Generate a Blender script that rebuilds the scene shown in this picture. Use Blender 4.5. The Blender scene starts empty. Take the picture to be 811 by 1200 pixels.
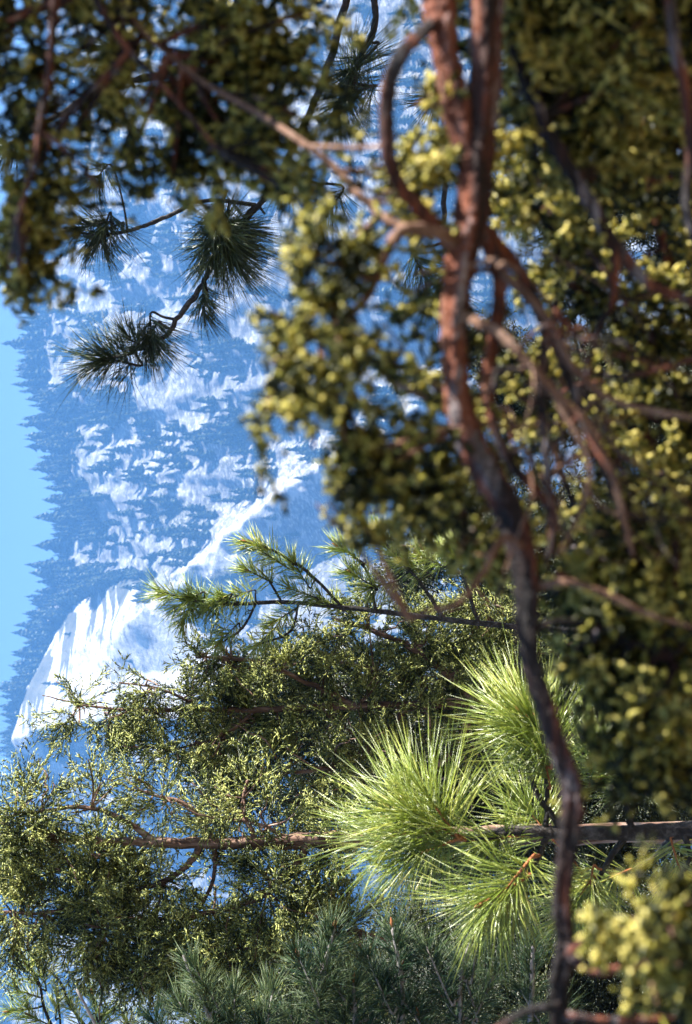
import bpy, math
import numpy as np
from mathutils import Matrix, Vector

# ------------------------------------------------------------------ camera, sky, sun, exposure
SC = bpy.context.scene
COL = SC.collection
RNG = np.random.default_rng(7)
FPX = 2239.0                       # focal length in photo pixels (photo is 811 x 1200)
PITCH = math.radians(12.0)
CAM = np.array([0.0, 0.0, 1.65])
R_ = np.array([1.0, 0.0, 0.0])                                     # world right = picture up
F_ = np.array([0.0, math.cos(PITCH), math.sin(PITCH)])
U_ = np.array([0.0, -math.sin(PITCH), math.cos(PITCH)])            # world up = picture left

cd = bpy.data.cameras.new('camera')
cam = bpy.data.objects.new('camera', cd); COL.objects.link(cam)
M = Matrix.Identity(4)
for i in range(3):
    M[i][0] = -U_[i]; M[i][1] = R_[i]; M[i][2] = -F_[i]; M[i][3] = CAM[i]
cam.matrix_world = M
cd.sensor_fit = 'VERTICAL'; cd.sensor_height = 24.0; cd.sensor_width = 24.0
cd.lens = FPX / 1200.0 * 24.0
cd.clip_start = 0.05; cd.clip_end = 20000.0
cd.dof.use_dof = True; cd.dof.focus_distance = 9.5; cd.dof.aperture_fstop = 5.6
SC.camera = cam

SUN_DIR = np.array([0.76, -0.10, 0.62]); SUN_DIR /= np.linalg.norm(SUN_DIR)
SUN_EL = math.asin(SUN_DIR[2]); SUN_AZ = math.atan2(SUN_DIR[0], SUN_DIR[1])
w = bpy.data.worlds.new("World"); SC.world = w; w.use_nodes = True
nt = w.node_tree; nt.nodes.clear()
sky = nt.nodes.new('ShaderNodeTexSky'); sky.sky_type = 'NISHITA'; sky.sun_disc = False
sky.sun_elevation = SUN_EL; sky.sun_rotation = SUN_AZ
sky.altitude = 1500.0; sky.air_density = 1.0; sky.dust_density = 0.2; sky.ozone_density = 2.0
bg = nt.nodes.new('ShaderNodeBackground'); bg.inputs['Strength'].default_value = 0.05
wo = nt.nodes.new('ShaderNodeOutputWorld')
nt.links.new(sky.outputs[0], bg.inputs[0]); nt.links.new(bg.outputs[0], wo.inputs[0])
sl = bpy.data.lights.new('sun', 'SUN'); sl.energy = 5.0; sl.angle = math.radians(0.5); sl.color = (1.0, 0.95, 0.86)
so = bpy.data.objects.new('sun', sl); COL.objects.link(so)
so.rotation_mode = 'QUATERNION'; so.rotation_quaternion = Vector(SUN_DIR).to_track_quat('Z', 'Y')
so.location = (30, 0, 60)
SC.view_settings.view_transform = 'Standard'; SC.view_settings.look = 'None'
SC.view_settings.exposure = 2.3; SC.view_settings.gamma = 1.0
SC.view_settings.use_curve_mapping = False
SC.cycles.use_denoising = True
SC.cycles.max_bounces = 6; SC.cycles.diffuse_bounces = 1; SC.cycles.glossy_bounces = 2
SC.cycles.transmission_bounces = 4; SC.cycles.transparent_max_bounces = 4; SC.cycles.volume_bounces = 1

# ------------------------------------------------------------------ helpers
def P(px, py, d):
    """A point seen at photo pixel (px, py), d metres in front of the camera."""
    return CAM + d * (F_ + ((405.5 - px) / FPX) * U_ + ((600.0 - py) / FPX) * R_)

def nrm(v):
    return v / np.maximum(np.linalg.norm(v, axis=-1, keepdims=True), 1e-9)

def mesh_from(name, verts, faces, smooth=False, attrs=None):
    """faces: (n,k) int array or a list of such arrays."""
    if not isinstance(faces, list): faces = [faces]
    faces = [f for f in faces if len(f)]
    me = bpy.data.meshes.new(name)
    verts = np.asarray(verts, np.float32)
    me.vertices.add(len(verts)); me.vertices.foreach_set('co', verts.ravel())
    loops = np.concatenate([f.ravel() for f in faces]).astype(np.int32)
    sizes = np.concatenate([np.full(len(f), f.shape[1]) for f in faces]).astype(np.int32)
    starts = np.concatenate([[0], np.cumsum(sizes)[:-1]]).astype(np.int32)
    me.loops.add(len(loops)); me.loops.foreach_set('vertex_index', loops)
    me.polygons.add(len(sizes)); me.polygons.foreach_set('loop_start', starts)
    me.update(calc_edges=True)
    if smooth: me.polygons.foreach_set('use_smooth', np.ones(len(sizes), bool))
    for k, v in (attrs or {}).items():
        a = me.attributes.new(k, 'FLOAT', 'POINT'); a.data.foreach_set('value', np.asarray(v, np.float32).ravel())
    return me

def obj(name, me, mat, parent=None):
    o = bpy.data.objects.new(name, me); COL.objects.link(o)
    if mat is not None and len(me.materials) == 0: me.materials.append(mat)
    if parent is not None:
        o.parent = parent
        par = parent; off = Vector((0, 0, 0))
        while par is not None: off += par.location; par = par.parent
        o.location = -off                              # meshes are written in world metres
    return o

def thing(name, label, cat, loc, group=None):
    o = bpy.data.objects.new(name, None); COL.objects.link(o); o.location = loc
    o.empty_display_size = 0.2
    o['label'] = label; o['category'] = cat
    if group: o['group'] = group
    return o

def catmull(pts, per=6):
    pts = np.asarray(pts, float)
    if len(pts) < 3:
        t = np.linspace(0, 1, per + 1)[:, None]; return pts[0] * (1 - t) + pts[-1] * t
    p = np.vstack([2 * pts[0] - pts[1], pts, 2 * pts[-1] - pts[-2]]); out = []
    for i in range(1, len(p) - 2):
        t = np.linspace(0, 1, per, endpoint=False)[:, None]
        a, b, c, d = p[i - 1], p[i], p[i + 1], p[i + 2]
        out.append(0.5 * (2 * b + (c - a) * t + (2 * a - 5 * b + 4 * c - d) * t ** 2 + (3 * b - a - 3 * c + d) * t ** 3))
    out.append(p[-2][None]); return np.vstack(out)

class Buf:
    def __init__(s): s.v = []; s.f3 = []; s.f4 = []; s.n = 0; s.a = []
    def add(s, v, f3=None, f4=None, a=None):
        if f3 is not None: s.f3.append(np.asarray(f3) + s.n)
        if f4 is not None: s.f4.append(np.asarray(f4) + s.n)
        s.v.append(v); s.n += len(v)
        s.a.append(np.zeros(len(v)) if a is None else a)
    def mesh(s, name, smooth=False, attr=None):
        fs = []
        if s.f3: fs.append(np.vstack(s.f3))
        if s.f4: fs.append(np.vstack(s.f4))
        return mesh_from(name, np.vstack(s.v), fs, smooth, {attr: np.concatenate(s.a)} if attr else None)

def add_tube(buf, pts, radii, sides=8, rough=0.0, per=6, wob=0.0, flut=0.0, rng=RNG):
    """pts: (n,3), radii: per point; a tapering limb with knobbly, fluted bark and closed ends."""
    c = catmull(pts, per)
    r = catmull(np.stack([np.asarray(radii, float)] * 3, 1), per)[:, 0]
    n = len(c)
    if wob: c[1:-1] += rng.normal(0, wob, (n - 2, 3))
    tan = nrm(np.gradient(c, axis=0))
    ref = np.array([0.3, 0.5, 0.81]); N = nrm(np.cross(tan, ref)); B = np.cross(tan, N)
    th = np.arange(sides) * 2 * math.pi / sides
    rr = np.repeat(r[:, None], sides, 1)
    if flut:
        ph = rng.uniform(0, 6.28, 3); tw = np.linspace(0, 2.5, n)[:, None]
        rr = rr * (1 + flut * np.sin(3 * th[None] + ph[0] + tw * 2) + 0.6 * flut * np.sin(5 * th[None] + ph[1] - tw * 3))
    if rough: rr = rr * (1 + rough * rng.normal(0, 1, rr.shape))
    v = c[:, None] + rr[..., None] * (np.cos(th)[None, :, None] * N[:, None] + np.sin(th)[None, :, None] * B[:, None])
    idx = np.arange(n * sides).reshape(n, sides); nx = np.roll(idx, -1, 1)
    f4 = np.stack([idx[:-1], nx[:-1], nx[1:], idx[1:]], -1).reshape(-1, 4)
    vv = np.vstack([v.reshape(-1, 3), c[0] - tan[0] * r[0] * .3, c[-1] + tan[-1] * r[-1]])
    f3 = [(idx[0, (k + 1) % sides], idx[0, k], n * sides) for k in range(sides)] + \
         [(idx[-1, k], idx[-1, (k + 1) % sides], n * sides + 1) for k in range(sides)]
    buf.add(vv, f3=np.array(f3), f4=f4)
    return c

def pin(path):
    """[(px,py,depth,width_px)] -> points, radii in metres."""
    pts = np.array([P(a, b, d) for a, b, d, wd in path]); rad = np.array([wd * d / FPX / 2 for a, b, d, wd in path])
    return pts, rad

def perp(d, rng, n=None):
    r = rng.normal(0, 1, d.shape); r -= (r * d).sum(-1, keepdims=True) * d
    return nrm(r)

def spikes(buf, base, d, length, width, curve=None, rng=RNG, flat=1.0):
    """Many slim closed scale-twigs: five vertices and six faces each."""
    n = len(base); length = np.broadcast_to(length, (n,))[:, None]; width = np.broadcast_to(width, (n,))[:, None]
    a = perp(d, rng); b = np.cross(d, a)
    mid = base + d * length * 0.45
    tip = base + d * length
    if curve is not None: tip = tip + curve
    m = [mid + width * .5 * (math.cos(t) * a + flat * math.sin(t) * b) for t in (0, 2.094, 4.189)]
    v = np.stack([base, *m, tip], 1).reshape(-1, 3)
    o = np.arange(n)[:, None, None] * 5
    tri = np.array([[0, 2, 1], [0, 3, 2], [0, 1, 3], [1, 2, 4], [2, 3, 4], [3, 1, 4]])[None]
    buf.add(v, f3=(o + tri).reshape(-1, 3))

def sprays(buf, base, d, L, n=10, m=8, tw=0.02, wd=0.004, droop=0.25, rng=RNG, spread=0.75, loose=1.0):
    """Flat-ish branchlets of scale foliage. base (S,3), d (S,3), L (S,)."""
    S = len(base)
    if not S: return
    L = np.broadcast_to(L, (S,)).astype(float)
    side = perp(d, rng)
    t = np.clip(np.linspace(0.1, 1.0, n)[None] + rng.normal(0, .04, (S, n)), 0.03, 1.0)
    down = np.array([0, 0, -1.0])
    pos = base[:, None] + d[:, None] * (L[:, None] * t)[..., None] + down * (droop * L[:, None] * t ** 2)[..., None]
    sgn = np.where(np.arange(n) % 2 == 0, 1.0, -1.0)[None, :, None]
    jit = rng.normal(0, .38 * loose, (S, n, 3))
    sd = nrm(d[:, None] * .75 + side[:, None] * sgn * spread + jit + down * .12)
    sL = L[:, None] * .5 * (1.1 - .75 * t) * rng.uniform(.7, 1.3, (S, n))
    u = np.linspace(0.08, 1.0, m)[None, None] + rng.normal(0, .05, (S, n, m))
    tp = pos[:, :, None] + sd[:, :, None] * (sL[..., None] * u)[..., None]
    td = nrm(sd[:, :, None] * .8 + rng.normal(0, .5 * loose, (S, n, m, 3)))
    tl = tw * rng.uniform(.65, 1.35, (S, n, m))
    spikes(buf, tp.reshape(-1, 3), td.reshape(-1, 3), tl.ravel(), wd * rng.uniform(.7, 1.3, S * n * m), rng=rng)
    # the green axis of each side shoot and of the spray
    spikes(buf, pos.reshape(-1, 3), sd.reshape(-1, 3), sL.ravel(), wd * .8, rng=rng)
    spikes(buf, base, d, L, wd * .9, curve=down * (droop * L)[:, None], rng=rng)

def needles(buf, base, d, length, width, bend, rng=RNG):
    """Pine needles: three-sided, two segments, gently bent. bend (n,3) offsets the tip."""
    n = len(base); a = perp(d, rng); b = np.cross(d, a)
    length = np.broadcast_to(length, (n,))[:, None]; w_ = np.broadcast_to(width, (n,))[:, None] * .5
    p1 = base + d * length * .5 + bend * .28; p2 = base + d * length + bend
    ring = []
    for c, k in ((base, .7), (p1, 1.0)):
        for t in (0, 2.094, 4.189): ring.append(c + k * w_ * (math.cos(t) * a + math.sin(t) * b))
    v = np.stack(ring + [p2], 1).reshape(-1, 3); o = np.arange(n)[:, None, None] * 7
    q = np.array([[0, 1, 4, 3], [1, 2, 5, 4], [2, 0, 3, 5]])[None]; tr = np.array([[3, 4, 6], [4, 5, 6], [5, 3, 6]])[None]
    buf.add(v, f3=(o + tr).reshape(-1, 3), f4=(o + q).reshape(-1, 4))

def tuft(base, d, shoot=.12, n=170, nl=.2, wd=.0018, open_=0.9, rng=RNG, sag=.05, back=0.25):
    """Needle fan round the last stretch of a shoot that ends at base + d*shoot."""
    buf = Buf(); d = nrm(np.asarray(d, float)); nf = max(1, n // 3)
    t = rng.uniform(0, 1, nf) ** .8
    fd = np.broadcast_to(d, (nf, 3)); pr = perp(fd, rng)
    ang = (open_ * (1.25 - .75 * t) + rng.normal(0, .16, nf))[:, None]
    dirs = nrm(fd * np.cos(ang) + pr * np.sin(ang))
    dirs = np.repeat(dirs, 3, 0); dirs = nrm(dirs + rng.normal(0, .06, dirs.shape))
    bs = base + np.repeat(t * shoot, 3)[:, None] * d
    ln = nl * rng.uniform(.72, 1.12, nf * 3)
    bend = rng.normal(0, .11, (nf * 3, 3)) * nl + np.array([0, 0, -sag]) * rng.uniform(.4, 1.4, (nf * 3, 1)) * 1.0
    needles(buf, bs, dirs, ln, wd * rng.uniform(.8, 1.2, nf * 3), bend, rng)
    return buf.mesh('needles')

# numpy value-noise
def vnoise(x, y, seed=0):
    r = np.random.default_rng(seed).uniform(0, 1, (256, 256))
    xi = np.floor(x).astype(int); yi = np.floor(y).astype(int); fx = x - xi; fy = y - yi
    fx = fx * fx * (3 - 2 * fx); fy = fy * fy * (3 - 2 * fy)
    g = lambda i, j: r[i & 255, j & 255]
    return (g(xi, yi) * (1 - fx) + g(xi + 1, yi) * fx) * (1 - fy) + (g(xi, yi + 1) * (1 - fx) + g(xi + 1, yi + 1) * fx) * fy
def fbm(x, y, oct=5, seed=0, gain=.5):
    s = 0; a = 1.0; t = 0
    for o in range(oct):
        s = s + a * vnoise(x * 2 ** o + 17.3 * o, y * 2 ** o + 5.1 * o, seed + o); t += a; a *= gain
    return s / t
def sstep(a, b, x):
    t = np.clip((x - a) / (b - a), 0, 1); return t * t * (3 - 2 * t)
def seg_dist(px, py, pts):
    best = np.full(np.shape(px), 1e9)
    for (x0, y0), (x1, y1) in zip(pts[:-1], pts[1:]):
        dx, dy = x1 - x0, y1 - y0; t = np.clip(((px - x0) * dx + (py - y0) * dy) / (dx * dx + dy * dy), 0, 1)
        best = np.minimum(best, np.hypot(px - x0 - t * dx, py - y0 - t * dy))
    return best

# ------------------------------------------------------------------ materials
def new_mat(name):
    m = bpy.data.materials.new(name); m.use_nodes = True; t = m.node_tree; t.nodes.clear()
    out = t.nodes.new('ShaderNodeOutputMaterial'); return m, t, out
def ramp(t, stops, interp='LINEAR'):
    n = t.nodes.new('ShaderNodeValToRGB'); n.color_ramp.interpolation = interp
    e = n.color_ramp.elements
    while len(e) > 1: e.remove(e[-1])
    for i, (p, c) in enumerate(stops):
        k = e[0] if i == 0 else e.new(p); k.position = p; k.color = (*c, 1)
    return n
def noise(t, scale, detail=4, rough=.55, vec=None):
    n = t.nodes.new('ShaderNodeTexNoise'); n.inputs['Scale'].default_value = scale
    n.inputs['Detail'].default_value = detail; n.inputs['Roughness'].default_value = rough
    if vec is not None: t.links.new(vec, n.inputs['Vector'])
    return n
def objcoord(t, scale=(1, 1, 1), rot=(0, 0, 0)):
    g = t.nodes.new('ShaderNodeNewGeometry'); mp = t.nodes.new('ShaderNodeMapping')
    mp.inputs['Scale'].default_value = scale; mp.inputs['Rotation'].default_value = rot
    t.links.new(g.outputs['Position'], mp.inputs['Vector']); return mp.outputs[0]

def leaf_mat(name, stops, transl=.35, gloss=.08, rough=.4, tr_tint=(1.0, 1.0, .55), nscale=14.0):
    """Scale or needle foliage; colour differs from twig to twig and from spray to spray."""
    m, t, out = new_mat(name)
    g = t.nodes.new('ShaderNodeNewGeometry'); n = noise(t, nscale, 2, .5, g.outputs['Position'])
    mx = t.nodes.new('ShaderNodeMath'); mx.operation = 'MULTIPLY_ADD'
    t.links.new(g.outputs['Random Per Island'], mx.inputs[0]); mx.inputs[1].default_value = .5
    sub = t.nodes.new('ShaderNodeMath'); sub.operation = 'MULTIPLY_ADD'; sub.inputs[1].default_value = 1.2; sub.inputs[2].default_value = -.35
    t.links.new(n.outputs[0], sub.inputs[0]); t.links.new(sub.outputs[0], mx.inputs[2])
    cr = ramp(t, stops); t.links.new(mx.outputs[0], cr.inputs[0])
    d = t.nodes.new('ShaderNodeBsdfDiffuse'); t.links.new(cr.outputs[0], d.inputs[0])
    tm = t.nodes.new('ShaderNodeMixRGB'); tm.blend_type = 'MULTIPLY'; tm.inputs[0].default_value = 1; tm.inputs[2].default_value = (*tr_tint, 1)
    t.links.new(cr.outputs[0], tm.inputs[1])
    tb = t.nodes.new('ShaderNodeBsdfTranslucent'); t.links.new(tm.outputs[0], tb.inputs[0])
    ms = t.nodes.new('ShaderNodeMixShader'); ms.inputs[0].default_value = transl
    t.links.new(d.outputs[0], ms.inputs[1]); t.links.new(tb.outputs[0], ms.inputs[2])
    gl = t.nodes.new('ShaderNodeBsdfGlossy'); gl.inputs['Roughness'].default_value = rough; gl.inputs[0].default_value = (1, 1, 1, 1)
    m2 = t.nodes.new('ShaderNodeMixShader'); m2.inputs[0].default_value = gloss
    t.links.new(ms.outputs[0], m2.inputs[1]); t.links.new(gl.outputs[0], m2.inputs[2])
    t.links.new(m2.outputs[0], out.inputs[0]); return m

def bark_mat(name, stops, scale=40.0, bump=.6, stretch=(1, .25, 1), rough=.85, grey=None):
    m, t, out = new_mat(name)
    v = objcoord(t, stretch); n = noise(t, scale, 6, .65, v); n2 = noise(t, scale * .18, 3, .5, v)
    ad = t.nodes.new('ShaderNodeMath'); ad.operation = 'MULTIPLY_ADD'; ad.inputs[1].default_value = .55
    hf = t.nodes.new('ShaderNodeMath'); hf.operation = 'MULTIPLY'; hf.inputs[1].default_value = .5
    t.links.new(n2.outputs[0], hf.inputs[0]); t.links.new(n.outputs[0], ad.inputs[0]); t.links.new(hf.outputs[0], ad.inputs[2])
    cr = ramp(t, stops); t.links.new(ad.outputs[0], cr.inputs[0])
    col = cr.outputs[0]
    if grey:                                            # grey strips: bleached outer bark, and sky light painted into the colour
        g1 = noise(t, grey[0], 5, .7, objcoord(t, (.16, 1, 1))); gr = ramp(t, [(grey[1], (0, 0, 0)), (grey[1] + .05, (1, 1, 1))]); t.links.new(g1.outputs[0], gr.inputs[0])
        g2 = ramp(t, [(.42, (.02, .016, .018)), (.52, (.15, .125, .13)), (.62, (.36, .31, .32))]); t.links.new(n.outputs[0], g2.inputs[0])
        mg = t.nodes.new('ShaderNodeMixRGB'); t.links.new(gr.outputs[0], mg.inputs[0]); t.links.new(col, mg.inputs[1]); t.links.new(g2.outputs[0], mg.inputs[2]); col = mg.outputs[0]
    b = t.nodes.new('ShaderNodeBsdfPrincipled'); b.inputs['Roughness'].default_value = rough
    t.links.new(col, b.inputs['Base Color'])
    bp = t.nodes.new('ShaderNodeBump'); bp.inputs['Strength'].default_value = bump; bp.inputs['Distance'].default_value = .01
    t.links.new(n.outputs[0], bp.inputs['Height']); t.links.new(bp.outputs[0], b.inputs['Normal'])
    t.links.new(b.outputs[0], out.inputs[0]); return m

JUN_FORE = leaf_mat('juniper scale leaves', [(.18, (.012, .018, .003)), (.43, (.045, .055, .008)), (.54, (.40, .37, .06)), (.72, (.76, .66, .20))], .45, .025)
JUN_MID = leaf_mat('cedar scale leaves', [(.12, (.008, .016, .003)), (.40, (.035, .055, .009)), (.56, (.27, .31, .06)), (.78, (.60, .61, .19))], .12, .05, nscale=11)
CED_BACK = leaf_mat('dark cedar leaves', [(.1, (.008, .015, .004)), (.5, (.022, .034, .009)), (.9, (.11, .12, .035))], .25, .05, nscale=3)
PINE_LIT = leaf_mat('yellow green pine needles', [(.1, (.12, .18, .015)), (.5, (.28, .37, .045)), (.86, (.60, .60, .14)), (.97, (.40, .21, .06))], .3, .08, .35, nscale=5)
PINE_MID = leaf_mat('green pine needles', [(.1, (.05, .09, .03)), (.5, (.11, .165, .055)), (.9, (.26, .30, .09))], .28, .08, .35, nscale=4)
PINE_SHADE = leaf_mat('shade-darkened pine needles', [(.1, (.010, .022, .010)), (.5, (.03, .05, .018)), (.9, (.12, .15, .04))], .2, .05, .35, nscale=4)  # same needles made darker: shade put into the colour
PINE_BLUE = leaf_mat('bluish pine needles', [(.1, (.010, .030, .014)), (.5, (.03, .068, .028)), (.85, (.17, .22, .09))], .2, .03, .4, nscale=4)
BARK_RED = bark_mat('red stringy juniper bark', [(.46, (.005, .002, .002)), (.515, (.025, .008, .006)), (.56, (.10, .026, .012)), (.61, (.20, .052, .020)), (.68, (.30, .15, .10))], 70, 1.0, (.13, 1, 1), .85, (38, .565))
BARK_TAN = bark_mat('pale tan juniper twig bark', [(.3, (.05, .022, .014)), (.5, (.16, .075, .042)), (.7, (.34, .22, .16))], 60, .6, (.4, 1, 1))
BARK_CED = bark_mat('brown cedar bark', [(.40, (.02, .010, .007)), (.50, (.10, .05, .032)), (.58, (.24, .14, .10)), (.68, (.42, .32, .26))], 40, .9, (1, 1, .12))
BARK_PINE = bark_mat('dark scaly pine bark', [(.40, (.005, .004, .004)), (.53, (.02, .015, .013)), (.68, (.10, .085, .08))], 60, 1.0, (1, 1, 1))
BARK_WHITE = bark_mat('grey weathered pine twig bark', [(.2, (.10, .085, .08)), (.5, (.24, .21, .20)), (.8, (.42, .39, .37))], 40, .6, (1, 1, .5))
BUD = bark_mat('reddish resin bud', [(.2, (.14, .04, .015)), (.6, (.36, .13, .04)), (.9, (.5, .25, .1))], 120, .5)

# ------------------------------------------------------------------ ground
def build_ground():
    xs = np.concatenate([np.linspace(-1350, -60, 30), np.linspace(-50, 50, 60), np.linspace(60, 1350, 30)])
    ys = np.concatenate([np.linspace(-180, -22, 10), np.linspace(-20, 60, 60), np.linspace(70, 1320, 50)])
    X, Y = np.meshgrid(xs, ys, indexing='ij')
    Z = (fbm(X * .12, Y * .12, 4, 3) - .5) * .5 + (fbm(X * .006, Y * .006, 3, 9) - .5) * np.clip(np.hypot(X, Y) / 60, 0, 12) * 1.4
    r = np.hypot(X, Y - 3); Z = Z * sstep(2, 30, r) + 0
    n, k = X.shape; idx = np.arange(n * k).reshape(n, k)
    f = np.stack([idx[:-1, :-1], idx[1:, :-1], idx[1:, 1:], idx[:-1, 1:]], -1).reshape(-1, 4)
    m, t, out = new_mat('forest floor of needles and soil')
    v = objcoord(t); a = noise(t, 3, 8, .65, v); b2 = noise(t, .25, 4, .5, v)
    cr = ramp(t, [(.3, (.035, .022, .013)), (.5, (.10, .065, .038)), (.7, (.19, .13, .075))]); t.links.new(a.outputs[0], cr.inputs[0])
    cg = ramp(t, [(.45, (.07, .05, .03)), (.6, (.06, .075, .03))]); t.links.new(b2.outputs[0], cg.inputs[0])
    mx = t.nodes.new('ShaderNodeMixRGB'); mx.inputs[0].default_value = .4; t.links.new(cr.outputs[0], mx.inputs[1]); t.links.new(cg.outputs[0], mx.inputs[2])
    p = t.nodes.new('ShaderNodeBsdfPrincipled'); p.inputs['Roughness'].default_value = .95; t.links.new(mx.outputs[0], p.inputs['Base Color'])
    bp = t.nodes.new('ShaderNodeBump'); bp.inputs['Strength'].default_value = .5; bp.inputs['Distance'].default_value = .03
    t.links.new(a.outputs[0], bp.inputs['Height']); t.links.new(bp.outputs[0], p.inputs['Normal']); t.links.new(p.outputs[0], out.inputs[0])
    o = obj('ground', mesh_from('ground', np.stack([X, Y, Z], -1).reshape(-1, 3), f, True), m); o['kind'] = 'structure'
build_ground()

# ------------------------------------------------------------------ mountain
SLO = math.radians(48.7); Y0 = 1250.0
SV = np.array([0, math.cos(SLO), math.sin(SLO)]); NV = np.array([0, -math.sin(SLO), math.cos(SLO)])
RIDGE = np.array([(-900, 60), (0, 40), (330, 37), (400, 38), (450, 46), (520, 60), (580, 76), (640, 72), (700, 56), (760, 44), (820, 32), (880, 26), (940, 8), (1010, -2), (1100, 10), (1300, -6), (2100, 30)], float)
def pix_plane(px, py):
    """Photo pixel -> (X, v) on the undisplaced mountain slope plane."""
    px = np.asarray(px, float); py = np.asarray(py, float)
    D = F_[None] + ((405.5 - px) / FPX)[:, None] * U_ + ((600 - py) / FPX)[:, None] * R_
    O = np.array([0, Y0, 0]); t = ((O - CAM) @ NV) / (D @ NV); H = CAM + D * t[:, None]
    return H[:, 0], (H - O) @ SV
def project(pts):
    q = pts - CAM; d = q @ F_; return 405.5 - FPX * (q @ U_) / d, 600 - FPX * (q @ R_) / d
RX, RV = pix_plane(RIDGE[:, 1], RIDGE[:, 0]); o_ = np.argsort(RX); RX, RV = RX[o_], RV[o_]
WHITE = [(178, 676), (150, 690), (118, 706), (104, 735), (98, 762), (97, 786), (94, 812), (92, 850), (90, 880), (106, 878), (130, 852), (200, 838), (300, 840), (330, 780), (230, 700)]
def in_poly(px, py, poly):
    c = np.zeros(np.shape(px), bool); n = len(poly)
    for i in range(n):
        (x0, y0), (x1, y1) = poly[i], poly[(i + 1) % n]
        c ^= ((y0 > py) != (y1 > py)) & (px < (x1 - x0) * (py - y0) / (y1 - y0 + 1e-9) + x0)
    return c
SPUR = [(235, 725), (272, 665), (312, 615), (350, 570), (412, 525), (490, 485)]
CREST = [(-20, 905), (20, 884), (60, 872), (130, 850), (200, 836), (320, 835), (460, 850)]
def tent(px, py, line, up, down):
    """Height 0..1 of a spur whose crest is the given photo-space line (by px)."""
    l = np.array(line, float); cy = np.interp(px, l[:, 0], l[:, 1]); e = py - cy
    return np.where(e < 0, np.clip(1 + e / up, 0, 1), np.clip(1 - e / down, 0, 1))
def relief(X, v, px, py):
    big = (fbm(X / 260 + 3, v / 420 + 1, 4, 11) - .5) * 120
    gul = np.abs(fbm(X / 75 + .35 * fbm(v / 90, X / 200, 3, 5), v / 300, 4, 21) - .5) * -70
    ledge = (fbm(X / 95 + 7, v / 26 + 2, 3, 31) - .5) * 13
    fine = (fbm(X / 16, v / 20, 4, 41) - .5) * 9
    s1 = tent(px, py, CREST, 190, 210) * sstep(-40, 20, px) * 78
    e = seg_dist(px, py, SPUR); s2 = np.clip(1 - e / 60, 0, 1) * 36
    q = in_poly(px, py, WHITE)
    soft = np.where(q, .12, 1.0)
    return big * .8 + (gul + ledge) * soft + fine * np.where(q, .25, 1.0) + s1 + s2
def painted_tree_shadows(px, py):
    """Painted shadows of the rim trees, as dark streaks across the white face."""
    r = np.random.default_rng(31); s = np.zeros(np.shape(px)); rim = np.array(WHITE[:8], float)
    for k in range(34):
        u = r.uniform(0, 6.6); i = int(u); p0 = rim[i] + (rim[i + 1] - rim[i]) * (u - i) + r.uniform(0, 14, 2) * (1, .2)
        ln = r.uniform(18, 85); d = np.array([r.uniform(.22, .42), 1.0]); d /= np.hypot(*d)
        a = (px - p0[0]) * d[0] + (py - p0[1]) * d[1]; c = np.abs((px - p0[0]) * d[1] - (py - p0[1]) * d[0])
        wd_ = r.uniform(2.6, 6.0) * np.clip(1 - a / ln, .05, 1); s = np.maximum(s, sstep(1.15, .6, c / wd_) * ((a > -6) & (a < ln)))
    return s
CLIFF = [(40, 884), (130, 858), (300, 847), (330, 900), (200, 950), (60, 955)]
def bare(X, v, px, py):
    """1 where grey rock is bare, 0 where forest soil covers the slope or a tree shadow is painted on the white face."""
    k = fbm(px / 52, py / 40, 4, 51) * .6 + fbm(px / 12, py / 22, 3, 61) * .4
    base = k + .13 - .12 * sstep(150, 80, px) * sstep(330, 400, py) * sstep(760, 690, py) - .09 * np.exp(-((px - 160) / 60.) ** 2 - ((py - 540) / 70.) ** 2)
    base = base + .10 * np.exp(-((px - 230) / 90.) ** 2 - ((py - 360) / 90.) ** 2) + .05 * sstep(260, 200, py)
    b = sstep(.46, .54, base)
    b = np.where(in_poly(px, py, CLIFF), .5 + .5 * sstep(.36, .5, fbm((px + .45 * py) / 14, (py - .4 * px) / 60, 4, 91)), b)
    return np.where(in_poly(px, py, WHITE), 1.0 - 1.3 * painted_tree_shadows(px, py), b)  # on the white face, cast tree shadows are painted in as dark soil colour
def pale_rock(X, v, px, py):
    """How readily pale, weather-cleaned granite shows."""
    g = lambda x, y, a, c: np.exp(-((px - x) / a) ** 2 - ((py - y) / c) ** 2)
    p = .19 + .20 * g(190, 520, 60, 60) + .22 * g(140, 480, 26, 40) + .24 * g(120, 270, 90, 60) + .26 * g(330, 560, 70, 60) + .16 * g(240, 630, 90, 40) + .12 * g(60, 760, 40, 60) + .3 * g(330, 150, 160, 90) + .3 * g(480, 480, 80, 120)
    p = p - .12 * g(80, 560, 50, 120) + .10 * g(250, 280, 60, 60)
    p = np.maximum(p, 1.2 * sstep(24, 6, seg_dist(px, py, SPUR) + 44 * (fbm(px / 14, py / 22, 3, 71) - .5)))
    p = np.where(in_poly(px, py, WHITE), np.where(px < 75, .62, 1.15) - .8 * sstep(.60, .72, fbm(px / 40, py / 30, 4, 81)) - 1.6 * painted_tree_shadows(px, py), p)
    return np.where(in_poly(px, py, CLIFF), -.3 + 1.5 * sstep(.42, .58, fbm((px + .45 * py) / 9, (py - .4 * px) / 60, 4, 93)), p)
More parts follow.
